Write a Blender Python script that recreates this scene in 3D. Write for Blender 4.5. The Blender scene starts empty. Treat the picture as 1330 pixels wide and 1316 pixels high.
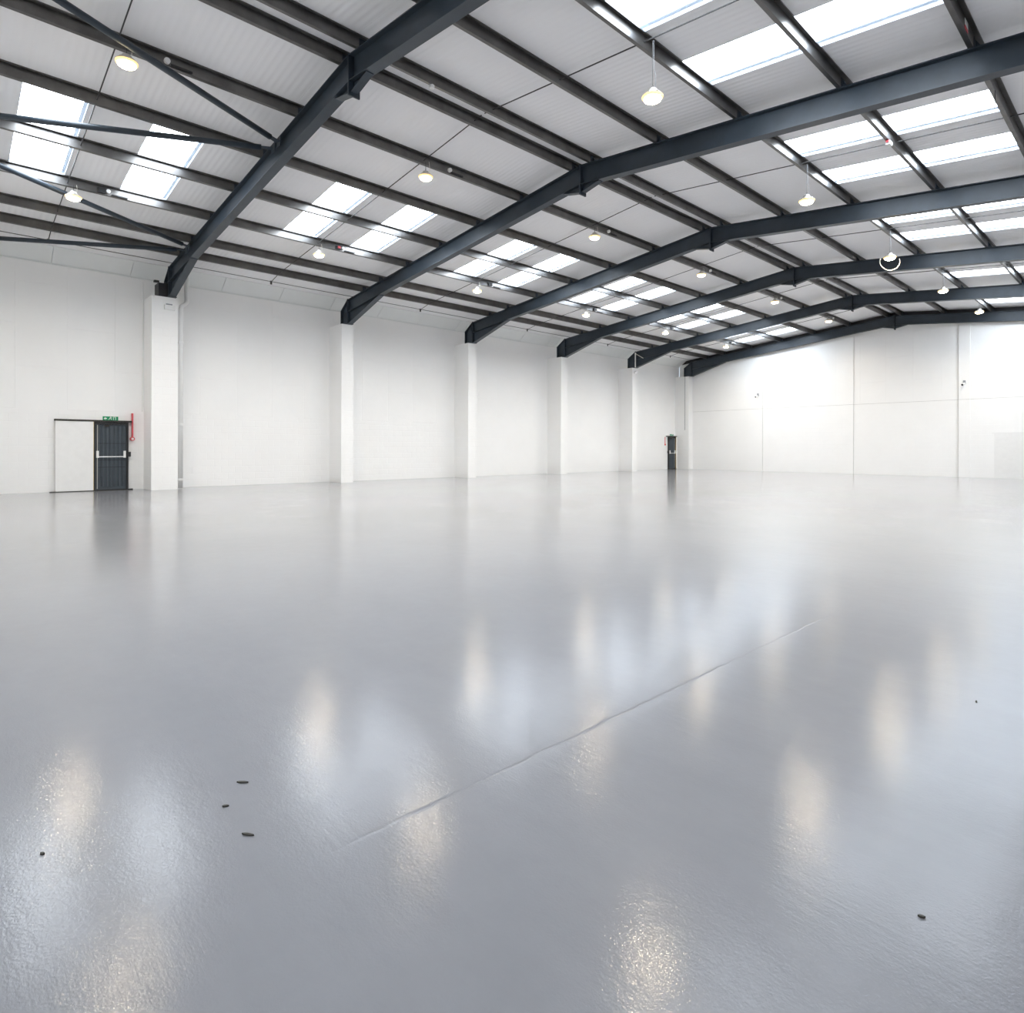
import bpy, math, random
from mathutils import Vector, Matrix

random.seed(7)
scene = bpy.context.scene
COL = scene.collection

# ------------------------------------------------------------------ camera
TH, ROLL = 0.8236811, 0.0029569
cs, sn = math.cos(TH), math.sin(TH)
RIGHT, UP, FWD = Vector((cs, sn, 0)), Vector((0, 0, 1)), Vector((-sn, cs, 0))
cr, sr = math.cos(ROLL), math.sin(ROLL)
CX, CY = RIGHT * cr + UP * sr, RIGHT * -sr + UP * cr
cam_data = bpy.data.cameras.new('camera')
cam = bpy.data.objects.new('camera', cam_data)
COL.objects.link(cam)
CZ = -FWD
cam.matrix_world = Matrix(((CX.x, CY.x, CZ.x, 22.046435), (CX.y, CY.y, CZ.y, 0.940813),
                           (CX.z, CY.z, CZ.z, 1.320362), (0, 0, 0, 1)))
cam_data.sensor_fit = 'HORIZONTAL'
cam_data.sensor_width = 36.0
cam_data.lens = 36.0 * 797.322 / 1330.0
cam_data.shift_y = -(658.0 - 582.054) / 1330.0
cam_data.clip_start = 0.05
cam_data.clip_end = 200
scene.camera = cam

# ------------------------------------------------------------------ world, exposure
ROOFLIGHT_COLOUR, ROOFLIGHT_STRENGTH = (0.84, 0.92, 1.0), 7.5
LAMP_COLOUR, LAMP_STRENGTH = (1.0, 0.82, 0.52), 30.0
LAMP_WATTS = 44.0
world = bpy.data.worlds.new('world')
scene.world = world
world.use_nodes = True
wbg = world.node_tree.nodes['Background']
wbg.inputs[0].default_value = (0.75, 0.85, 1.0, 1)
wbg.inputs[1].default_value = 1.0
scene.view_settings.view_transform = 'Standard'
scene.view_settings.look = 'None'
scene.view_settings.gamma = 1.0
scene.view_settings.use_curve_mapping = False
scene.view_settings.exposure = 0.91
scene.cycles.max_bounces = 16
scene.cycles.diffuse_bounces = 10
scene.cycles.glossy_bounces = 6
scene.cycles.sample_clamp_indirect = 12.0


# ------------------------------------------------------------------ materials
def new_mat(name):
    m = bpy.data.materials.new(name)
    m.use_nodes = True
    return m, m.node_tree.nodes, m.node_tree.links, m.node_tree.nodes['Principled BSDF']


def math_node(n, l, op, a, b=None, c=None):
    x = n.new('ShaderNodeMath')
    x.operation = op
    for i, v in enumerate((a, b, c)):
        if v is None:
            continue
        if isinstance(v, (int, float)):
            x.inputs[i].default_value = v
        else:
            l.new(v, x.inputs[i])
    return x.outputs[0]


def noise(n, l, scale, detail=2.0, rough=0.5, vec=None):
    x = n.new('ShaderNodeTexNoise')
    x.inputs['Scale'].default_value = scale
    x.inputs['Detail'].default_value = detail
    x.inputs['Roughness'].default_value = rough
    if vec is not None:
        l.new(vec, x.inputs['Vector'])
    return x.outputs['Fac']


def pos_node(n, l, scale=(1, 1, 1), rot=(0, 0, 0)):
    g = n.new('ShaderNodeNewGeometry')
    mp = n.new('ShaderNodeMapping')
    mp.inputs['Scale'].default_value = scale
    mp.inputs['Rotation'].default_value = rot
    l.new(g.outputs['Position'], mp.inputs['Vector'])
    return mp.outputs['Vector']


def ramp(n, l, fac, stops):
    r = n.new('ShaderNodeValToRGB')
    e = r.color_ramp.elements
    while len(e) > 1:
        e.remove(e[-1])
    e[0].position, e[0].color = stops[0][0], (*stops[0][1], 1)
    for p, c in stops[1:]:
        k = e.new(p)
        k.color = (*c, 1)
    l.new(fac, r.inputs[0])
    return r.outputs[0]


def bump(n, l, bsdf, height, strength=0.3, dist=0.01, prev=None):
    b = n.new('ShaderNodeBump')
    b.inputs['Strength'].default_value = strength
    b.inputs['Distance'].default_value = dist
    l.new(height, b.inputs['Height'])
    if prev is not None:
        l.new(prev, b.inputs['Normal'])
    l.new(b.outputs[0], bsdf.inputs['Normal'])
    return b.outputs[0]


def simple(name, col, rough=0.5, metal=0.0, vary=0.06, scale=6.0, spec=0.5, bumpy=0.0):
    m, n, l, b = new_mat(name)
    f = noise(n, l, scale, 4.0, 0.6, pos_node(n, l))
    lo = tuple(max(0, c * (1 - vary)) for c in col)
    hi = tuple(min(1, c * (1 + vary)) for c in col)
    l.new(ramp(n, l, f, [(0.3, lo), (0.7, hi)]), b.inputs['Base Color'])
    b.inputs['Roughness'].default_value = rough
    b.inputs['Metallic'].default_value = metal
    b.inputs['Specular IOR Level'].default_value = spec
    if bumpy:
        bump(n, l, b, noise(n, l, 120, 2, 0.5, pos_node(n, l)), bumpy, 0.002)
    return m


def glow(name, col, strength, base=(0.9, 0.9, 0.9)):
    m, n, l, b = new_mat(name)
    b.inputs['Base Color'].default_value = (*base, 1)
    b.inputs['Roughness'].default_value = 0.4
    b.inputs['Emission Color'].default_value = (*col, 1)
    b.inputs['Emission Strength'].default_value = strength
    return m


def line_mask(n, l, coord, period, offset, width):
    """1 inside a line of the given width repeating every period along coord, else 0"""
    a = math_node(n, l, 'ADD', coord, offset)
    w = math_node(n, l, 'WRAP', a, period, 0.0)
    return math_node(n, l, 'LESS_THAN', w, width)


def floor_material():
    m, n, l, b = new_mat('painted_concrete_floor')
    p = pos_node(n, l)
    big = noise(n, l, 0.35, 4, 0.6, p)
    streak = noise(n, l, 1.2, 5, 0.65, pos_node(n, l, (0.35, 2.4, 1), (0, 0, 0.5)))
    speck = noise(n, l, 7.0, 5, 0.7, p)
    mix = math_node(n, l, 'ADD', math_node(n, l, 'MULTIPLY', big, 0.5), math_node(n, l, 'MULTIPLY', streak, 0.3))
    mix = math_node(n, l, 'ADD', mix, math_node(n, l, 'MULTIPLY', speck, 0.2))
    colour = ramp(n, l, mix, [(0.32, (0.255, 0.257, 0.280)), (0.5, (0.288, 0.290, 0.311)), (0.68, (0.322, 0.324, 0.344))])
    l.new(colour, b.inputs['Base Color'])
    rr = math_node(n, l, 'MULTIPLY_ADD', streak, 0.12, 0.285)
    l.new(rr, b.inputs['Roughness'])
    b.inputs['Specular IOR Level'].default_value = 0.13
    b.inputs['Coat Weight'].default_value = 1.0
    b.inputs['Coat IOR'].default_value = 1.2
    b.inputs['Coat Roughness'].default_value = 0.08
    # brushed, slightly stippled paint with a trowelled joint along x = 20.2
    fine = noise(n, l, 110.0, 2, 0.6, p)
    peel = noise(n, l, 28.0, 3, 0.6, p)
    trowel = noise(n, l, 3.0, 6, 0.62, pos_node(n, l, (1.0, 3.2, 1), (0, 0, 0.9)))
    h = math_node(n, l, 'ADD', math_node(n, l, 'MULTIPLY', fine, 0.00048), math_node(n, l, 'MULTIPLY', peel, 0.0005))
    h = math_node(n, l, 'ADD', h, math_node(n, l, 'MULTIPLY', trowel, 0.0010))
    brush = noise(n, l, 9.0, 4, 0.7, pos_node(n, l, (0.5, 4.0, 1), (0, 0, 0.65)))
    patch = noise(n, l, 1.1, 3, 0.6, p)
    amp = math_node(n, l, 'MAXIMUM', math_node(n, l, 'MULTIPLY_ADD', patch, 6.0, -3.0), 0.0)
    h = math_node(n, l, 'ADD', h, math_node(n, l, 'MULTIPLY', math_node(n, l, 'MULTIPLY', brush, amp), 0.0011))
    g = n.new('ShaderNodeSeparateXYZ')
    l.new(p, g.inputs[0])
    wob = math_node(n, l, 'MULTIPLY_ADD', noise(n, l, 5.0, 3, 0.6, p), 0.03, -0.015)
    xj = math_node(n, l, 'ABSOLUTE', math_node(n, l, 'ADD', math_node(n, l, 'SUBTRACT', g.outputs[0], 20.18), wob))
    groove = math_node(n, l, 'SUBTRACT', 1.0, math_node(n, l, 'MINIMUM', math_node(n, l, 'DIVIDE', xj, 0.012), 1.0))
    side = math_node(n, l, 'MINIMUM', math_node(n, l, 'DIVIDE', xj, 0.05), 1.0)
    fade = math_node(n, l, 'MINIMUM', math_node(n, l, 'MAXIMUM', math_node(n, l, 'MULTIPLY_ADD', g.outputs[1], 2.0, -3.5), 0.0), 1.0)
    fade = math_node(n, l, 'MINIMUM', fade, math_node(n, l, 'MAXIMUM', math_node(n, l, 'MULTIPLY_ADD', g.outputs[1], -0.6, 4.2), 0.0))
    groove = math_node(n, l, 'MULTIPLY', groove, fade)
    side = math_node(n, l, 'MULTIPLY', side, fade)
    h = math_node(n, l, 'SUBTRACT', h, math_node(n, l, 'MULTIPLY', groove, 0.0011))
    h = math_node(n, l, 'ADD', h, math_node(n, l, 'MULTIPLY', side, 0.0004))
    nb = bump(n, l, b, h, 1.0, 1.0)
    l.new(nb, b.inputs['Coat Normal'])
    return m


def wall_material(name, horiz, low_block=2.4, seams=1.2, rough=0.36, spec=0.45):
    """white painted wall: block courses below low_block, lining boards above; horiz = 0 (x) or 1 (y)"""
    m, n, l, b = new_mat(name)
    p = pos_node(n, l)
    g = n.new('ShaderNodeSeparateXYZ')
    l.new(p, g.inputs[0])
    u, z = g.outputs[horiz], g.outputs[2]
    f = noise(n, l, 0.8, 5, 0.6, p)
    l.new(ramp(n, l, f, [(0.3, (0.905, 0.905, 0.897)), (0.7, (0.93, 0.93, 0.923))]), b.inputs['Base Color'])
    b.inputs['Roughness'].default_value = rough
    b.inputs['Specular IOR Level'].default_value = spec
    c = n.new('ShaderNodeCombineXYZ')
    l.new(u, c.inputs[0])
    l.new(z, c.inputs[1])
    br = n.new('ShaderNodeTexBrick')
    br.inputs['Scale'].default_value = 1.0
    br.inputs['Brick Width'].default_value = 0.45
    br.inputs['Row Height'].default_value = 0.225
    br.inputs['Mortar Size'].default_value = 0.009
    br.inputs['Mortar Smooth'].default_value = 0.6
    l.new(c.outputs[0], br.inputs['Vector'])
    low = math_node(n, l, 'LESS_THAN', z, low_block)
    bl = math_node(n, l, 'MULTIPLY', math_node(n, l, 'MULTIPLY', br.outputs['Fac'], -0.003), low)
    br2 = n.new('ShaderNodeTexBrick')
    br2.inputs['Scale'].default_value = 1.0
    br2.inputs['Brick Width'].default_value = 2.4
    br2.inputs['Row Height'].default_value = seams
    br2.inputs['Mortar Size'].default_value = 0.008
    br2.inputs['Mortar Smooth'].default_value = 0.5
    c2 = n.new('ShaderNodeCombineXYZ')
    l.new(z, c2.inputs[0])
    l.new(u, c2.inputs[1])
    l.new(c2.outputs[0], br2.inputs['Vector'])
    high = math_node(n, l, 'SUBTRACT', 1.0, low)
    bd = math_node(n, l, 'MULTIPLY', math_node(n, l, 'MULTIPLY', br2.outputs['Fac'], -0.006), high)
    h = math_node(n, l, 'ADD', bl, bd)
    h = math_node(n, l, 'ADD', h, math_node(n, l, 'MULTIPLY', noise(n, l, 1.5, 4, 0.6, p), 0.008))
    h = math_node(n, l, 'ADD', h, math_node(n, l, 'MULTIPLY', noise(n, l, 40, 2, 0.6, p), 0.0006))
    bump(n, l, b, h, 0.8, 1.0)
    return m


def roof_material():
    m, n, l, b = new_mat('white_ribbed_roof_liner')
    p = pos_node(n, l)
    g = n.new('ShaderNodeSeparateXYZ')
    l.new(p, g.inputs[0])
    y = g.outputs[1]
    f = noise(n, l, 0.5, 4, 0.6, p)
    l.new(ramp(n, l, f, [(0.3, (0.86, 0.86, 0.87)), (0.7, (0.89, 0.89, 0.897))]), b.inputs['Base Color'])
    b.inputs['Roughness'].default_value = 0.5
    ph = math_node(n, l, 'MULTIPLY', y, 2 * math.pi / 0.125)
    rib = math_node(n, l, 'MULTIPLY', math_node(n, l, 'SINE', ph), 0.0022)
    seam = math_node(n, l, 'MULTIPLY', line_mask(n, l, y, 1.0, 0.02, 0.025), -0.006)
    bump(n, l, b, math_node(n, l, 'ADD', rib, seam), 1.0, 1.0)
    return m


M = {
    'floor': floor_material(),
    'wall_y': wall_material('white_painted_side_wall', 1),
    'wall_x': wall_material('white_painted_end_wall', 0, 3.68, 1.2, 0.6, 0.2),
    'roof': roof_material(),
    'column': wall_material('white_painted_block_casing', 1, 9.0),
    'steel': simple('slate_blue_steel_paint', (0.030, 0.043, 0.058), 0.42, 0.0, 0.15, 3.0, 0.5),
    'purlin': simple('weathered_galvanised_steel', (0.16, 0.155, 0.15), 0.36, 0.85, 0.2, 2.5),
    'rod': simple('dark_rod_steel', (0.06, 0.06, 0.06), 0.5, 0.4, 0.1),
    'white': simple('white_paint', (0.86, 0.86, 0.85), 0.4, 0, 0.02),
    'panel': simple('white_eaves_board', (0.80, 0.82, 0.81), 0.5, 0, 0.02, 1.5),
    'kerb': simple('white_kerb', (0.62, 0.68, 0.76), 0.45, 0, 0.02),
    'door': simple('dark_slate_door_paint', (0.060, 0.075, 0.090), 0.40, 0, 0.1, 4),
    'black': simple('black_metal', (0.018, 0.018, 0.02), 0.5, 0, 0.2, 4),
    'track': simple('dark_door_track', (0.045, 0.042, 0.038), 0.5, 0.3, 0.2, 4),
    'timber': simple('pale_timber_edge', (0.58, 0.44, 0.20), 0.55, 0, 0.2, 12),
    'red': simple('red_paint', (0.74, 0.10, 0.12), 0.4, 0, 0.1),
    'green': simple('exit_sign_green', (0.0, 0.30, 0.12), 0.4, 0, 0.05),
    'alu': simple('aluminium', (0.62, 0.60, 0.56), 0.35, 0.8, 0.08),
    'cable': simple('pale_cable', (0.75, 0.72, 0.62), 0.5, 0, 0.05),
    'grey': simple('grey_plastic', (0.30, 0.31, 0.33), 0.5, 0, 0.05),
    'scrap': simple('dark_brown_scrap', (0.085, 0.08, 0.07), 0.8, 0, 0.3, 60),
    'rooflight': glow('daylit_rooflight_sheet', ROOFLIGHT_COLOUR, ROOFLIGHT_STRENGTH),
    'rim': glow('lamp_rim_glow', (1.0, 0.60, 0.16), 0.9, (0.8, 0.7, 0.5)),  # golden glow and flare on the lamp brim, put in as emission
    'joint_grey': simple('grey_joint_strip', (0.56, 0.56, 0.54), 0.6),
    'lamp': glow('lamp_lens', LAMP_COLOUR, LAMP_STRENGTH),
}


# ------------------------------------------------------------------ mesh helpers
class MB:
    def __init__(self):
        self.v, self.f = [], []

    def add(self, verts, faces):
        o = len(self.v)
        self.v += [tuple(p) for p in verts]
        self.f += [tuple(i + o for i in q) for q in faces]
        return self

    def box(self, x0, x1, y0, y1, z0, z1):
        return self.add([(x, y, z) for z in (z0, z1) for y in (y0, y1) for x in (x0, x1)],
                        [(0, 2, 3, 1), (4, 5, 7, 6), (0, 1, 5, 4), (2, 6, 7, 3), (0, 4, 6, 2), (1, 3, 7, 5)])

    def prism(self, pts, a, b, axis='y'):
        """polygon pts = (x, z) extruded a..b along y (or (y, z) along x, (x, y) along z)"""
        n = len(pts)
        if axis == 'y':
            mk = lambda p, t: (p[0], t, p[1])
        elif axis == 'x':
            mk = lambda p, t: (t, p[0], p[1])
        else:
            mk = lambda p, t: (p[0], p[1], t)
        vs = [mk(p, a) for p in pts] + [mk(p, b) for p in pts]
        fs = [tuple(range(n)), tuple(range(2 * n - 1, n - 1, -1))]
        fs += [(i, i + n, (i + 1) % n + n, (i + 1) % n) for i in range(n)]
        return self.add(vs, fs)

    def tube(self, pts, r, seg=10, caps=True):
        pts = [Vector(p) for p in pts]
        rings = []
        d0 = (pts[1] - pts[0]).normalized()
        ref = Vector((0, 0, 1)) if abs(d0.z) < 0.9 else Vector((1, 0, 0))
        nrm = d0.cross(ref).normalized()
        for i, p in enumerate(pts):
            if i == 0:
                d = pts[1] - pts[0]
            elif i == len(pts) - 1:
                d = pts[-1] - pts[-2]
            else:
                d = (pts[i + 1] - p).normalized() + (p - pts[i - 1]).normalized()
            d = d.normalized()
            nrm = (nrm - d * nrm.dot(d)).normalized()
            bi = d.cross(nrm)
            rings.append([p + (nrm * math.cos(2 * math.pi * k / seg) + bi * math.sin(2 * math.pi * k / seg)) * r
                          for k in range(seg)])
        vs = [q for ring in rings for q in ring]
        fs = []
        for i in range(len(rings) - 1):
            for k in range(seg):
                a, b = i * seg + k, i * seg + (k + 1) % seg
                fs.append((a, b, b + seg, a + seg))
        if caps:
            fs.append(tuple(range(seg - 1, -1, -1)))
            fs.append(tuple(range(len(vs) - seg, len(vs))))
        return self.add(vs, fs)

    def lathe(self, prof, c, seg=24):
        """prof = [(r, z)] about the vertical through c"""
        vs, fs = [], []
        for r, z in prof:
            for k in range(seg):
                t = 2 * math.pi * k / seg
                vs.append((c[0] + r * math.cos(t), c[1] + r * math.sin(t), c[2] + z))
        for i in range(len(prof) - 1):
            for k in range(seg):
                a, b = i * seg + k, i * seg + (k + 1) % seg
                fs.append((a, b, b + seg, a + seg))
        fs.append(tuple(range(seg - 1, -1, -1)))
        fs.append(tuple(range(len(vs) - seg, len(vs))))
        return self.add(vs, fs)

    def build(self, name, mat, parent=None, smooth=False):
        org = Vector((0, 0, 0))
        q = parent
        while q is not None:
            org += q.location
            q = q.parent
        me = bpy.data.meshes.new(name)
        me.from_pydata([(x - org.x, y - org.y, z - org.z) for x, y, z in self.v], [], self.f)
        import bmesh
        bm = bmesh.new()
        bm.from_mesh(me)
        bmesh.ops.recalc_face_normals(bm, faces=bm.faces)
        if smooth:
            for f in bm.faces:
                f.smooth = len(f.verts) == 4
        bm.to_mesh(me)
        bm.free()
        me.materials.append(mat)
        o = bpy.data.objects.new(name, me)
        COL.objects.link(o)
        if parent is not None:
            o.parent = parent
        return o


def thing(name, label, cat, loc=(0, 0, 0), group=None):
    o = bpy.data.objects.new(name, None)
    COL.objects.link(o)
    o.location = loc
    return tag(o, label, cat, group)


def tag(o, label, cat, group=None):
    o['label'] = label
    o['category'] = cat
    if group:
        o['group'] = group
    return o


def struct(o, label, cat):
    o['kind'] = 'structure'
    o['label'] = label
    o['category'] = cat
    return o


# ------------------------------------------------------------------ dimensions
XR, ZR, TL, TR = 12.448, 8.041, 0.10413, 0.10835   # ridge, roof pitch (rafter top line)
BAY, NB = 6.0, 6
XW, Y0, YE = 24.9, -0.30, 36.29                    # right wall, near wall, end wall
SHEET = 0.205                                       # purlin depth


def ztop(x):
    return ZR - (XR - x) * TL if x <= XR else ZR - (x - XR) * TR


# ------------------------------------------------------------------ structure
struct(MB().box(-0.3, XW + 0.3, Y0 - 0.3, YE + 0.3, -0.2, 0).build('floor', M['floor']),
       'glossy grey painted concrete floor', 'floor')

mb = MB()
mb.box(-0.3, 0.0, Y0, YE, 0, 2.42)
mb.box(-0.3, -0.02, Y0, YE, 2.42, 6.95)
struct(mb.build('wall_left', M['wall_y']), 'long white painted left wall behind the columns', 'wall')
struct(MB().box(XW, XW + 0.3, Y0, YE, 0, 6.9).build('wall_right', M['wall_y']), 'white painted right wall', 'wall')

gable = [(0, 0), (XW, 0), (XW, ztop(XW)), (XR, ZR), (0, ztop(0))]
mb = MB().prism(gable, YE, YE + 0.3)
mb.add([(0, 0, 0)], [])
low = [(-0.3, 0), (XW + 0.3, 0), (XW + 0.3, 3.68), (-0.3, 3.68)]
mb = MB()
mb.prism([(0, 0), (XW, 0), (XW, 3.672), (0, 3.672)], YE, YE + 0.3)
mb.prism([(0, 3.688), (XW, 3.688), (XW, ztop(XW)), (XR, ZR), (0, ztop(0))], YE + 0.004, YE + 0.3)
mb.box(0, XW, YE + 0.03, YE + 0.3, 3.66, 3.70)
for x0, x1 in ((5.03, 5.58), (9.99, 10.49), (15.06, 15.52), (20.1, 20.56)):
    zt = min(ztop(x0), ztop(x1)) - 0.52
    mb.box(x0, x1, YE - 0.05, YE + 0.1, 0, 3.672)
    mb.box(x0, x1, YE - 0.046, YE + 0.1, 3.688, zt)
we = struct(mb.build('wall_end', M['wall_x']), 'white painted gable end wall with shallow piers', 'wall')
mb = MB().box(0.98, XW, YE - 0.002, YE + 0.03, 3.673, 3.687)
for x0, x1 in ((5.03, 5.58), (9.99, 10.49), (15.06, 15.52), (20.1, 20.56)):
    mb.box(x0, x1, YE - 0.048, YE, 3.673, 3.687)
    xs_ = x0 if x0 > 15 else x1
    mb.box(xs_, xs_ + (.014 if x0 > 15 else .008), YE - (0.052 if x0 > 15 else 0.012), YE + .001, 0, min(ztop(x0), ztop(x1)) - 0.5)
mb.build('joint_strip', M['joint_grey'], we)  # thin grey strips along the band line and pier edges
struct(MB().prism([(0, 0), (XW, 0), (XW, ztop(XW) + .2), (XR, ZR + .2), (0, ztop(0) + .2)], Y0 - 0.3, Y0).build('wall_near', M['wall_x']),
       'white painted near end wall behind the camera', 'wall')

# roof liner with an opening at each rooflight
XL0, XL1 = 4.93, 8.50        # rooflight extents up the slope
XQ0, XQ1 = 16.34, 19.97
STRIPS = ((1.95, 2.95), (4.0, 5.0))
holes_y = [(k * BAY + a, k * BAY + b) for k in range(NB) for a, b in STRIPS]
ys = sorted([Y0 - 0.2] + [v for h in holes_y for v in h] + [YE + 0.2])
mb = MB()


def zs(x, off=SHEET):
    return ztop(x) + off


for xs in ((-0.3, XL0, XL1, XR), (XR, XQ0, XQ1, XW + 0.3)):
    for i in range(3):
        for j in range(len(ys) - 1):
            if i == 1 and (ys[j], ys[j + 1]) in holes_y:
                continue
            a, b, c, d = xs[i], xs[i + 1], ys[j], ys[j + 1]
            mb.add([(a, c, zs(a)), (b, c, zs(b)), (b, d, zs(b)), (a, d, zs(a)),
                    (a, c, zs(a, .31)), (b, c, zs(b, .31)), (b, d, zs(b, .31)), (a, d, zs(a, .31))],
                   [(0, 3, 2, 1), (4, 5, 6, 7), (0, 1, 5, 4), (2, 3, 7, 6), (1, 2, 6, 5), (3, 0, 4, 7)])
struct(mb.build('ceiling', M['roof']), 'pale grey ribbed metal roof lining in two slopes', 'ceiling')

# sloping white boards along the eaves
n_ = Vector((-0.36, 0, 0.5)).normalized() * 0.012
for k in range(NB):
    mb = MB()
    y = k * BAY + (0.32 if k else Y0)
    yend = (k + 1) * BAY + (0.31 if k < 5 else 0.28)
    first = True
    while y < yend - 0.05:
        e = min(y + (1.55 if first else 1.97), yend)
        a0, b0 = (-0.02, 6.615), (0.50, 6.985)
        mb.prism([(a0[0], a0[1]), (b0[0], b0[1]), (b0[0] - 0.02, b0[1] + 0.02), (a0[0] - 0.02, a0[1] + 0.03)], y, e - 0.012)
        mb.box(-0.03, 0.012, y, e - 0.012, 6.585, 6.612)
        first = False
        y = e
    struct(mb.build('trim_%d' % (k + 1), M['panel']), 'sloping white boards along the left eaves, bay %d from the camera' % (k + 1), 'trim')
mb = MB()
for s in (0, 1):
    xs = (0.02, XR) if s == 0 else (XR, XW - .02)
    a, b = xs
    mb.add([(a, YE - 0.02, ztop(a) + .0), (b, YE - 0.02, ztop(b) + .0), (b, YE - 0.02, zs(b) - .004), (a, YE - 0.02, zs(a) - .004),
            (a, YE + 0.1, ztop(a) + .0), (b, YE + 0.1, ztop(b) + .0), (b, YE + 0.1, zs(b) - .004), (a, YE + 0.1, zs(a) - .004)],
           [(0, 1, 2, 3), (4, 7, 6, 5), (0, 4, 5, 1), (3, 2, 6, 7), (0, 3, 7, 4), (1, 5, 6, 2)])
struct(mb.build('trim_7', M['black']), 'black strip between end wall and roof', 'trim')  # black strip filling the height between wall top and roof lining

# white roller door set in the end wall
d3 = bpy.data.objects.new('door_3', None)
COL.objects.link(d3)
d3.location = (18.4, YE, 0)
struct(d3, 'white painted panel door flush in the end wall at far right', 'door')
MB().box(16.42, 20.0, YE - 0.02, YE + 0.01, 0.0, 2.05).build('door_leaf', M['white'], d3)
MB().box(16.34, 20.0, YE - 0.03, YE + 0.01, 2.05, 2.10).build('door_head', M['white'], d3)

# ------------------------------------------------------------------ block-cased columns and steel portal frames
ORD = ('first', 'second', 'third', 'fourth', 'fifth', 'sixth')
COLY = {1: (-0.44, 0.29), 2: (-0.20, 0.29), 3: (-0.17, 0.29), 4: (-0.17, 0.29), 5: (-0.17, 0.29), 6: (-0.17, 0.285)}
for k in range(1, 7):
    y0, y1 = k * BAY + COLY[k][0], k * BAY + COLY[k][1]
    nm = {1: 'wide white block column beside the near steel door, under the first roof frame',
          6: 'white block column in the far left corner beside the small door'}.get(
        k, 'white block column on the left wall under the %s roof frame' % ORD[k - 1])
    c = thing('column_casing', nm, 'column', (0.5, (y0 + y1) / 2, 0), 'white columns along the left wall')
    MB().box(0.0, 0.973, y0, y1, 0, 2.44).build('lower_shaft', M['column'], c)
    MB().box(-0.02, 0.967, y0 + 0.006, y1 - 0.006, 2.44, 5.935).build('upper_shaft', M['column'], c)

DEP, FL = 0.455, 0.2


def ibeam(mb, pts_top, pts_bot, y, web=True):
    pass


def portal(k):
    y = k * BAY
    yc = y + FL / 2
    lab = {1: 'nearest dark blue steel portal frame, crossing the top left of the view',
           6: 'farthest dark blue portal frame, hard against the end wall'}.get(
        k, '%s dark blue steel portal frame from the camera' % ORD[k - 1])
    t = thing('portal_frame', lab, 'roof beam', (XR, yc, 5.94), 'dark blue portal frames')
    for side in (0, 1):
        mx = (lambda x: x) if side == 0 else (lambda x: 2 * XR - x)
        xa = 1.05
        A, B = mx(xa), XR + (-0.016 if side == 0 else 0.016)
        zA, zB = ztop(A), ztop(B)
        m = MB()
        # web, then top and bottom flange
        m.prism([(A, zA - .016), (B, zB - .016), (B, zB - DEP + .016), (A, zA - DEP + .016)], yc - .006, yc + .006)
        m.prism([(A, zA), (B, zB), (B, zB - .016), (A, zA - .016)], y, y + FL)
        m.prism([(A, zA - DEP + .016), (B, zB - DEP + .016), (B, zB - DEP), (A, zA - DEP)], y, y + FL)
        m.build('rafter', M['steel'], t)
        # eaves haunch
        hx = mx(3.30)
        hz = ztop(hx) - DEP
        m = MB()
        m.prism([(A, zA - DEP - .001), (hx, hz - .001), (A, 5.955)], yc - .006, yc + .006)
        m.prism([(A, 5.955), (hx, hz), (hx, hz - .018), (A, 5.935)], y + .001, y + FL - .001)
        m.build('eaves_haunch', M['steel'], t)
        m = MB().box(min(A, mx(xa - .03)), max(A, mx(xa - .03)), y - .01, y + FL + .01, 5.937, zA + .02)
        m.build('end_plate', M['steel'], t)
        # head of the stanchion
        m = MB()
        s0, s1 = mx(0.50), mx(xa - .03)
        zb = 5.937
        m.prism([(s0, zb), (s1, zb), (s1, 6.86), (s0, 6.50)], yc - .006, yc + .006)
        m.prism([(s0, zb), (s0, 6.50), (s0 + (.018 if side == 0 else -.018), 6.50), (s0 + (.018 if side == 0 else -.018), zb)], y, y + FL)
        m.prism([(s0, 6.50), (s1, 6.86), (s1, 6.842), (s0, 6.482)], y, y + FL)
        m.build('stanchion_head', M['steel'], t)
        m = MB().box(min(mx(0.30), mx(1.10)), max(mx(0.30), mx(1.10)), y - .02, y + FL + .02, 5.936, 5.952)
        m.build('cap_plate', M['steel'], t)
        # apex gusset
        m = MB()
        g0, g1 = XR + (-.016 if side == 0 else .016), XR + (-.55 if side == 0 else .55)
        m.prism([(g0, ztop(g0) - DEP), (g1, ztop(g1) - DEP), (g0, 7.40)], yc - .006, yc + .006)
        m.prism([(g0, 7.412), (g1, ztop(g1) - DEP), (g1, ztop(g1) - DEP - .012), (g0, 7.40)], y + .03, y + FL - .03)
        m.build('apex_gusset', M['steel'], t)
    if k == 1:
        m = MB().box(.50, .975, 5.745, 6.195, 5.953, 6.345)
        m.box(.86, .99, 5.63, 5.76, 6.345, 6.40)
        m.build('stanchion_box', M['black'], t)
    MB().box(XR - .016, XR + .016, y - .01, y + FL + .01, 7.34, ZR + .012).build('apex_plate', M['steel'], t)
    return t


for k in range(1, 7):
    portal(k)

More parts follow.
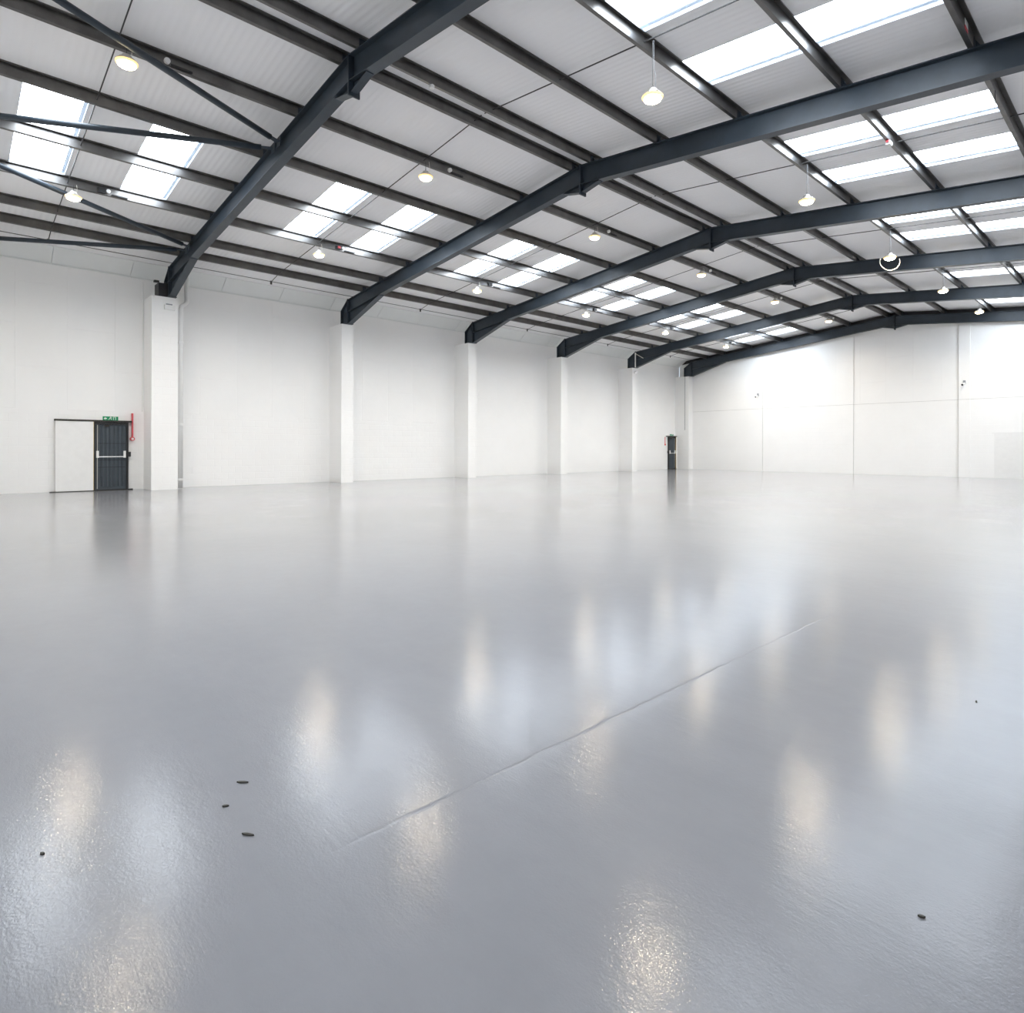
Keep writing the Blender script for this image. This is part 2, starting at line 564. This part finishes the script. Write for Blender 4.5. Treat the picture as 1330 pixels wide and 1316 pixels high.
# ------------------------------------------------------------------ purlins
PUR = [2.035, 3.178, 4.855, 6.676, 8.478, 10.277, 12.104]
PUR_R = [12.683, 14.500, 16.298, 18.142, 19.959, 21.64, 22.78]
LABEL_P = ['lowest purlin on the left roof slope, next to the eaves boards',
           'second purlin up from the left eaves',
           'third purlin up on the left slope, along the bottom of the rooflights',
           'fourth purlin up on the left slope, crossing the middle of the rooflights',
           'fifth purlin up on the left slope, along the top of the rooflights',
           'sixth purlin up on the left slope, carrying the upper row of lamps',
           'purlin just left of the ridge',
           'purlin just right of the ridge',
           'second purlin down from the ridge on the right slope',
           'third purlin down the right slope, carrying the long-wire lamps',
           'fourth purlin down the right slope, crossing the middle of the rooflights',
           'fifth purlin down the right slope, along the bottom of its rooflights',
           'sixth purlin down the right slope',
           'lowest purlin on the right slope by the right eaves']
ROWS = PUR + PUR_R
for x, lab in zip(ROWS, LABEL_P):
    s = TL if x < XR else -TR
    z0 = lambda dx: ztop(x) + s * dx
    t = thing('purlin', lab, 'purlin', (x, BAY * 3, ztop(x)), 'purlins under the roof')
    w, th, h = 0.068, 0.005, SHEET - 0.003
    pts = [(x, .001 + .018), (x, .001), (x + w, .001), (x + w, h - th), (x + 2 * w - .005, h - th), (x + 2 * w - .005, h - .02),
           (x + 2 * w, h - .02), (x + 2 * w, h), (x + w - th, h), (x + w - th, .001 + th), (x + th, .001 + th), (x + th, .019)]
    pts = [(px, ztop(x) + s * (px - x) + pz) for px, pz in pts]
    MB().prism(pts, Y0 + .005, YE - .025).build('section', M['purlin'], t)
    for k in range(1, 7):
        yc = k * BAY + FL / 2
        zz = ztop(x)
        c = MB()
        c.prism([(x + w + .001, zz + s * w + .001), (x + w + .007, zz + s * w + .001), (x + w + .007, zz + s * w + .17), (x + w + .001, zz + s * w + .17)], yc - .07, yc + .07)
        c.prism([(x + w + .007, zz + s * w + .002), (x + w + .10, zz + s * (w + .09) + .002), (x + w + .007, zz + s * w + .15)], yc - .004, yc + .004)
        c.build('cleat', M['steel'], t)

# ------------------------------------------------------------------ rooflights
PLACE = ('in front of the first roof frame', 'between the first and second roof frames',
         'between the second and third roof frames', 'between the third and fourth roof frames',
         'between the fourth and fifth roof frames', 'between the fifth frame and the end wall')
for k in range(NB):
    for j, (a, b) in enumerate(STRIPS):
        for side, (x0, x1) in enumerate(((XL0, XL1), (XQ0, XQ1))):
            ya, yb = k * BAY + a, k * BAY + b
            if side == 1 and k == 0:
                pass
            lab = '%s rooflight of the %s-slope pair %s' % (('nearer', 'farther')[j], ('left', 'right')[side], PLACE[k])
            t = thing('rooflight', lab, 'skylight', ((x0 + x1) / 2, (ya + yb) / 2, zs((x0 + x1) / 2, .3)), 'rooflights in the roof')

            def slab(x0, x1, ya, yb, o0, o1, mb):
                mb.add([(x0, ya, zs(x0, o0)), (x1, ya, zs(x1, o0)), (x1, yb, zs(x1, o0)), (x0, yb, zs(x0, o0)),
                        (x0, ya, zs(x0, o1)), (x1, ya, zs(x1, o1)), (x1, yb, zs(x1, o1)), (x0, yb, zs(x0, o1))],
                       [(0, 3, 2, 1), (4, 5, 6, 7), (0, 1, 5, 4), (2, 3, 7, 6), (1, 2, 6, 5), (3, 0, 4, 7)])
            mb = MB()
            slab(x0, x1, ya, yb, .30, .315, mb)
            mb.build('glazing_sheet', M['rooflight'], t)
            mb = MB()
            e = .012
            slab(x0, x1, ya, ya + e, .203, .30, mb)
            slab(x0, x1, yb - e, yb, .203, .30, mb)
            slab(x0, x0 + e, ya + e, yb - e, .203, .30, mb)
            slab(x1 - e, x1, ya + e, yb - e, .203, .30, mb)
            slab(x0, x1, yb - .07, yb - e, .27, .285, mb)
            mb.build('kerb', M['kerb'], t)

# ------------------------------------------------------------------ tie rods, eaves wire and braces
for k in range(NB):
    y = k * BAY + 3.0
    x0, x1 = 1.42, XR - .05
    t = MB().tube([(x0, y, ztop(x0) - .02), (PUR[0] + .03, y, ztop(PUR[0]) + .06), (x1, y, ztop(x1) + .09)], 0.011, 8)
    t.box(x0 - .012, x0 + .012, y - .03, y + .03, ztop(x0) - .1, ztop(x0) + .02)
    tag(t.build('tie_rod', M['rod']), 'thin dark tie rod across the left slope %s' % PLACE[k], 'tie rod', 'tie rods between purlins')
    if k:
        x0, x1 = XR + .05, 23.0
        t = MB().tube([(x0, y, ztop(x0) + .09), (x1, y, ztop(x1) + .09)], 0.011, 8)
        tag(t.build('tie_rod', M['rod']), 'thin dark tie rod across the right slope %s' % PLACE[k], 'tie rod', 'tie rods between purlins')
tag(MB().tube([(1.43, Y0 + .01, 6.885), (1.43, YE - .01, 6.885)], 0.010, 8).build('eaves_wire', M['rod']),
    'thin dark steel wire running the length of the left eaves', 'wire')


def off(x, o):
    return ztop(x) + o


BR = [((2.97, 5.97), (0.60, 0.35), 'low bracing tube from the first roof frame to the eaves, lowest of four'),
      ((3.26, 5.97), (6.50, -0.22), 'bracing tube passing behind the low lamp at left, second lowest of four'),
      ((9.24, 5.97), (6.62, -0.22), 'bracing tube crossing the left rooflights, second highest of four'),
      ((9.53, 5.97), (12.1, -0.22), 'bracing tube crossing above the highest left lamp, topmost of four')]
for (xa, ya), (xb, yb), lab in BR:
    p, q = Vector((xa, ya, off(xa, -.15))), Vector((xb, yb, off(xb, -.15)))
    t = thing('brace', lab, 'brace', p, 'bracing tubes in the nearest bay')
    dirv = (q - p).normalized()
    MB().tube([p + dirv * .22, q - dirv * .05], .057, 14).build('tube', M['steel'], t, True)
    side = dirv.cross(Vector((0, 0, 1))).normalized()
    e = p + dirv * .30
    g = MB()
    a = [p - side * .07, p + side * .07, e + side * .05, e - side * .05]
    g.add([v + Vector((0, 0, d)) for d in (-.005, .005) for v in a],
          [(0, 1, 2, 3), (4, 7, 6, 5), (0, 4, 5, 1), (1, 5, 6, 2), (2, 6, 7, 3), (3, 7, 4, 0)])
    g.build('gusset_plate', M['steel'], t)
    MB().box(p.x - .09, p.x + .09, 5.975, 5.99, p.z - .09, p.z + .09).build('foot_plate', M['steel'], t)

# ------------------------------------------------------------------ high bay lamps
ROWN = ('lower left row along the third purlin', 'upper left row along the sixth purlin', 'right row on long wires')


def lamp(x, y, z, ztopfix, row, label, loop=False):
    t = thing('pendant_lamp', label, 'lamp', (x, y, z), 'lit high bay lamps')
    MB().lathe([(.125, .006), (.135, .012), (.160, .034), (.164, .045), (.13, .065), (.125, .085), (.07, .10), (.065, .15), (.03, .165), (.012, .17)],
               (x, y, z), 28).build('housing', M['alu'], t)
    hs = t.children[0]
    MB().lathe([(.05, -.042), (.10, -.034), (.130, -.014), (.136, .004)], (x, y, z), 28).build('lens', M['lamp'], hs, True)
    MB().lathe([(.137, .003), (.150, .012), (.1655, .029), (.1655, .033), (.158, .033), (.137, .006)], (x, y, z), 28).build('glow_rim', M['rim'], hs)  # added ring that carries the brim's warm glow
    ld = bpy.data.lights.new('lamp_light', 'AREA')
    ld.shape = 'DISK'
    ld.size = .26
    ld.energy = LAMP_WATTS
    ld.color = (1.0, 0.84, 0.60)
    ld.spread = math.radians(152)
    lo = bpy.data.objects.new('lamp_light', ld)
    COL.objects.link(lo)
    lo.parent = t
    lo.location = (0, 0, -.05)
    m = MB()
    m.tube([(x, y, z + .165), (x - .012, y, z + .20), (x, y, z + .225), (x + .012, y, z + .20), (x, y, z + .165)], .004, 6)
    m.build('hook', M['rod'], t)
    MB().tube([(x, y, z + .222), (x, y, ztopfix)], .006 if row < 2 else .004, 6).build('suspension', M['rod'], t)
    if row < 2:
        MB().tube([(x + .07, y + .05, z + .07), (x + .075, y + .06, z + .2), (x + .06, y + .05, ztopfix)], .004, 6).build('flex', M['cable'], t)
    else:
        MB().tube([(x + .02, y + .03, z + .10), (x + .035, y + .035, z + .35), (x + .01, y + .02, z + .5), (x + .012, y + .01, ztopfix)], .003, 6).build('flex', M['grey'], t)
    if loop:
        cc = []
        for i in range(17):
            a = math.radians(158 + i * (224 / 16))
            cc.append(Vector((x, y, z - .09)) + RIGHT * (.29 * math.cos(a)) + UP * (.25 * math.sin(a) + .0))
        MB().tube(cc, .008, 8).build('cable_loop', M['cable'], t, True)
    return t


for k in range(NB):
    nth = ORD[k]
    x = 5.0
    zz = [6.975, 6.936, 6.945, 6.965, 6.985, 6.995][k]
    lamp(x, k * BAY + (3.1 if k == 0 else 3.0), zz, ztop(4.90) + .02, 0, 'lit high bay lamp, %s from the camera in the lower left row' % nth)
    x = 10.42
    zz = [7.555, 7.47, 7.515, 7.57, 7.575, 7.61][k]
    lamp(x, k * BAY + (3.12 if k == 0 else 3.0), zz, ztop(10.32) + .02, 1, 'lit high bay lamp, %s from the camera in the upper left row' % nth)
    if k:
        x = [0, 16.53, 16.48, 16.44, 16.44, 16.43][k]
        zz = [0, 6.74, 6.80, 6.83, 6.925, 7.10][k]
        yy = k * BAY + 3.0
        lamp(x, yy, zz, ztop(16.36) + .03, 2, 'lit high bay lamp, %s from the camera in the right row on a long wire' % ORD[k - 1] if k != 3
             else 'lit lamp with a loose cable loop, third in the right row on a long wire', k == 3)

# ------------------------------------------------------------------ small fittings on the purlins
SIDE = {0: 5, 1: 5, 2: 5, 3: 5, 4: 5, 5: 5}
for k in range(NB):
    x = PUR[5] + .068
    y = k * BAY + 3.72
    z = ztop(x) + .075
    t = thing('junction_box', 'small round white fitting beside the %s lamp of the upper left row' % ORD[k], 'fitting', (x, y, z), 'round fittings beside the upper left lamps')
    MB().tube([(x, y, z), (x + .03, y, z), (x + .06, y, z - .005)], .048, 14).build('cover', M['white'], t)
    MB().box(x + .001, x + .03, y + .06, y + .40, z - .05, z - .02).build('cable_tray', M['black'], t)
for k in range(NB):
    x = PUR[2] + .068
    y = k * BAY + 3.75
    z = ztop(x) + .08
    t = thing('control_gear', 'lamp control gear box on the purlin beside the %s lamp of the lower left row' % ORD[k], 'fitting', (x, y, z), 'control gear beside the lower left lamps')
    MB().box(x + .001, x + .05, y - .18, y - .02, z - .06, z + .05).build('gear_box', M['black'], t)
    if k == 1:
        MB().box(x + .05, x + .075, y - .14, y - .06, z - .03, z + .03).build('red_cover', M['red'], t)
    MB().tube([(x, y + .03, z), (x + .07, y + .03, z)], .045, 12).build('white_cover', M['white'], t)
    MB().box(x + .001, x + .05, y + .10, y + .42, z - .07, z - .045).build('cable_tray', M['black'], t)

x, y = 12.60, 7.54
t = thing('ceiling_sensor', 'small white round sensor under the purlin right of the ridge', 'sensor', (x, y, ztop(x)))
MB().lathe([(.03, -.07), (.05, -.06), (.055, -.02), (.05, .0)], (12.71, y, ztop(12.71)), 16).build('body', M['white'], t)
x, y = 18.175, 14.70
t = thing('junction_box', 'red and white wiring box under the middle purlin of the right rooflights', 'fitting', (x, y, ztop(x)))
MB().box(x - .03, x + .05, y - .09, y + .06, ztop(x) - .075, ztop(x) - .004).build('white_cover', M['white'], t)
MB().box(x - .02, x + .03, y - .13, y - .09, ztop(x) - .04, ztop(x) - .004).build('red_cover', M['red'], t)
x, y = 19.959 + .068, 11.55
t = thing('tag_plate', 'small white and red tag on the purlin at top right', 'tag', (x, y, ztop(x) + .1))
MB().box(x + .001, x + .006, y - .09, y + .09, ztop(x) + .075, ztop(x) + .17).build('white_half', M['white'], t)
MB().box(x + .001, x + .006, y - .09, y + .09, ztop(x) + .03, ztop(x) + .075).build('red_half', M['red'], t)
x, y = 20.05, 13.6
tag(MB().tube([(x - .02, y, ztop(x) + .0), (x - .02, y, ztop(x) - .22)], .006, 6).build('hanging_wire', M['rod']),
    'short loose wire hanging from the purlin at right behind the second frame', 'wire')
x, y = 2.05, 1.40
t = thing('pull_cord', 'thin white cord hanging from the lowest purlin at far left', 'cord', (x, y, ztop(x)))
MB().lathe([(.03, -.05), (.045, -.04), (.045, -.005)], (x + .035, y, ztop(x)), 14).build('ceiling_rose', M['white'], t)
MB().tube([(x + .035, y, ztop(x) - .05), (x + .035, y, 4.3)], .003, 6).build('cord', M['cable'], t)


# ------------------------------------------------------------------ steel doors with sliding fire leaf
def steel_door(name, ya, yb, track, leaf, sill, flip, label):
    """door between ya and yb on the left wall; flip = sliding leaf on the far side"""
    d = bpy.data.objects.new(name, None)
    COL.objects.link(d)
    d.location = (0, (ya + yb) / 2, 0)
    struct(d, label, 'door')
    f = MB()
    f.box(0.0, .09, ya, ya + .05, 0.01, 2.07)
    f.box(0.0, .09, yb - .05, yb, 0.01, 2.07)
    f.box(0.0, .09, ya + .05, yb - .05, 2.0, 2.07)
    f.box(0.0, .10, ya - .02, yb + .12, 0.0, 0.03)
    f.build('door_frame', M['black'], d)
    y0, y1 = ya + .05, yb - .05
    lf = MB()
    lf.box(0.0, .035, y0 + .002, y1 - .002, .03, 1.998)
    n = 7
    w = (y1 - y0 - .06) / n
    for i in range(n):
        a = y0 + .03 + i * w
        lf.prism([(.035, a + .02), (.06, a + .035), (.06, a + w - .035), (.035, a + w - .02)], .12, 1.95, 'z')
    dl = lf.build('door_leaf', M['door'], d)
    bars = MB()
    for z in (.70, .92, 1.42):
        bars.box(.0605, .064, y0 + .03, y1 - .03, z, z + .012)
    bars.build('cross_rib', M['black'], dl)
    bar = MB()
    bar.tube([(.115, y0 + .04, 1.02), (.115, y1 - .04, 1.02)], .016, 10)
    pb = bar.build('push_bar', M['white'], d)
    bolt = (y0 + .055) if not flip else (y1 - .055)
    othr = (y1 - .055) if not flip else (y0 + .055)
    MB().box(.061, .135, bolt - .03, bolt + .03, .99, 1.20).build('bolt_box', M['white'], pb)
    MB().box(.061, .135, othr - .03, othr + .03, .99, 1.20).build('bolt_box', M['white'], pb)
    MB().tube([(.075, bolt, .06), (.075, bolt, 1.98)], .011, 8).build('bolt_rod', M['alu'], pb)
    lk = yb if not flip else ya
    sg = 1 if not flip else -1
    MB().box(.02, .11, min(lk - sg * .04, lk + sg * .06), max(lk - sg * .04, lk + sg * .06), 1.02, 1.17).build('lock_keep', M['black'], d)
    MB().box(.061, .11, (ya + yb) / 2 - .17, (ya + yb) / 2 - .05, 1.93, 1.985).build('door_closer', M['track'], d)
    tr = MB()
    tr.box(.0, .13, track[0], track[1], 2.075, 2.125)
    tr.build('door_track', M['track'], d)
    MB().box(.0, .12, sill[0], sill[1], 0.0, .018).build('floor_track', M['track'], d)
    sl = MB().box(.07, .115, leaf[0], leaf[1], .022, 2.074).build('sliding_leaf', M['white'], d)
    e0, e1 = (leaf[1] + .0, leaf[1] + .012) if not flip else (leaf[0] - .012, leaf[0])
    MB().box(.07, .115, e0, e1, .022, 2.074).build('leaf_edge', M['timber'], sl)
    return d


def exit_sign(y, z, label):
    t = thing('exit_sign', label, 'exit sign', (0.0, y, z), 'green exit signs over the doors')
    MB().box(-.018, .012, y - .20, y + .20, z, z + .115).build('sign_plate', M['green'], t)
    g = MB()
    # arrow, running figure, doorway, all in white relief
    x0, x1 = .0125, .0155
    def quad(pts):
        g.prism([(y + a, z + b) for a, b in pts], x0, x1, 'x')
    quad([(-.175, .052), (-.13, .095), (-.13, .068), (-.095, .068), (-.095, .040), (-.13, .040), (-.13, .012)])
    quad([(-.055, .016), (-.040, .016), (-.018, .050), (-.030, .058)])
    quad([(-.030, .046), (-.012, .046), (.004, .085), (-.016, .088)])
    quad([(-.012, .050), (.010, .040), (.022, .014), (.036, .018), (.022, .052), (.0, .062)])
    quad([(-.014, .086), (.020, .080), (.034, .062), (.042, .068), (.028, .090), (-.006, .096)])
    quad([(-.006, .094), (.010, .094), (.012, .108), (-.004, .109)])
    quad([(.070, .010), (.085, .010), (.085, .092), (.125, .092), (.125, .010), (.140, .010), (.140, .106), (.070, .106)])
    g.build('pictogram', M['white'], t)


steel_door('door_1', 4.225, 5.135, (3.285, 5.25), (3.31, 4.225), (3.18, 4.205), False,
           'dark slate ribbed steel door with push bar in the near left wall, white sliding leaf open beside it')
steel_door('door_2', 34.93, 35.72, (34.74, 36.26), (35.74, 36.20), (35.86, 36.24), True,
           'small dark steel door in the far left corner with push bar')
exit_sign(4.675, 2.13, 'green exit sign over the near steel door')
exit_sign(35.37, 2.13, 'green exit sign over the far corner door')

t = thing('fire_call_point', 'red conduit with round red call point right of the near door', 'call point', (0, 5.24, 1.5))
MB().box(-.018, .14, 5.222, 5.252, 1.62, 2.36).build('conduit', M['red'], t)
MB().tube([(-.005, 5.237, 1.57), (.14, 5.237, 1.57)], .06, 16).build('call_point_body', M['red'], t)
MB().tube([(.14, 5.237, 1.57), (.146, 5.237, 1.57)], .035, 16).build('call_point_face', M['white'], t)
t = thing('fire_call_point', 'tiny red call point and conduit left of the far corner door', 'call point', (0, 34.66, 1.5))
MB().box(-.005, .03, 34.60, 34.63, 1.62, 2.05).build('conduit', M['red'], t)
MB().tube([(-.005, 34.615, 1.57), (.05, 34.615, 1.57)], .05, 12).build('call_point_body', M['red'], t)

# ------------------------------------------------------------------ pipes and boxes on the walls
t = thing('downpipe', 'white rainwater downpipe beside the wide first column', 'pipe', (.56, 6.47, 0))
MB().tube([(.56, 6.47, .02), (.56, 6.47, 5.72), (.56, 6.49, 5.80), (.42, 6.62, 5.90), (.40, 6.68, 5.98), (.38, 6.69, 6.08), (.28, 6.69, 6.82)], .07, 16).build('pipe', M['white'], t, True)
for z in (.25, 2.0, 4.6):
    MB().lathe([(.078, 0), (.082, .01), (.082, .06), (.078, .07)], (.56, 6.47, z), 16).build('pipe_clip', M['white'], t)
t = thing('conduit', 'thin conduit up the wall beside the first column', 'conduit', (0, 5.50, 2.4))
MB().tube([(.02, 5.52, 2.43), (.02, 5.52, 6.5)], .018, 8).build('pipe', M['white'], t)
t = thing('wall_box', 'white emergency light box near the top of the first column', 'light fitting', (.97, 6.07, 5.6))
MB().box(.967, 1.05, 5.90, 6.19, 5.545, 5.685).build('body', M['white'], t)
MB().box(.967, 1.0, 5.95, 6.12, 5.70, 5.73).build('bracket', M['grey'], t)
t = thing('downpipe', 'pale bent pipe over the head of the fifth column', 'pipe', (1.05, 29.95, 6.0))
MB().tube([(1.10, 29.925, 5.95), (1.10, 29.925, 6.78)], .035, 10).build('pipe', M['white'], t)
MB().tube([(1.10, 29.925, 6.74), (1.62, 29.95, 6.42)], .02, 8).build('strut', M['cable'], t)
t = thing('wall_box', 'small round white sensor on the front of the fifth column', 'sensor', (.97, 30.05, 5.6))
MB().tube([(.967, 30.07, 5.68), (1.03, 30.07, 5.68), (1.06, 30.07, 5.66)], .10, 14).build('body', M['white'], t)

for (x, z, yw, lab) in ((5.31, 4.46, YE - .046, 'small grey security camera on the end wall pier nearer the left corner'),
                    (15.30, 4.44, YE - .046, 'small dark security camera on the end wall pier at right')):
    t = thing('security_camera', lab, 'camera', (x, yw, z), 'security cameras on the end wall')
    MB().box(x - .05, x + .05, yw - .04, yw, z - .03, z + .13).build('mount', M['grey'], t)
    MB().tube([(x, yw - .04, z + .05), (x + .01, yw - .14, z - .03)], .03, 8).build('arm', M['grey'], t)
    MB().tube([(x + .02, yw - .10, z - .03), (x - .03, yw - .26, z - .09)], .05, 12).build('body', M['white'], t)
    MB().tube([(x - .03, yw - .26, z - .09), (x - .033, yw - .27, z - .094)], .045, 12).build('camera_lens', M['black'], t)
t = thing('conduit', 'thin vertical cable down the far corner column', 'conduit', (.75, 35.82, 0))
MB().tube([(.70, 35.815, 2.5), (.70, 35.815, 5.93)], .012, 6).build('pipe', M['grey'], t)

# ------------------------------------------------------------------ scraps on the floor
SCR = [(19.906, 1.704, .055, .6, 'largest dark scrap on the grey floor at lower left'),
       (19.557, 1.807, .055, .75, 'thin dark sliver on the floor beyond the largest scrap'),
       (19.558, 1.179, .022, .5, 'tiny dark scrap on the floor nearest the left edge'),
       (19.681, 1.704, .028, .9, 'small hooked scrap between the largest scrap and the thin sliver'),
       (21.344, 4.904, .03, 1.6, 'small black scrap far out on the floor at right'),
       (21.564, 2.967, .022, .3, 'tiny dark scrap on the floor at lower right')]
for x, y, L, a, lab in SCR:
    L *= .42
    c, s = math.cos(a), math.sin(a)
    prof = [(-L, -.001), (-L * .4, -.005), (L * .5, -.003), (L, .001), (L * .3, .004), (-L * .5, .003)]
    m = MB().prism([(x + c * u - s * v, y + s * u + c * v) for u, v in prof], 0.0005, .006, 'z')
    tag(m.build('floor_scrap', M['scrap']), lab, 'scrap', 'scraps on the floor')
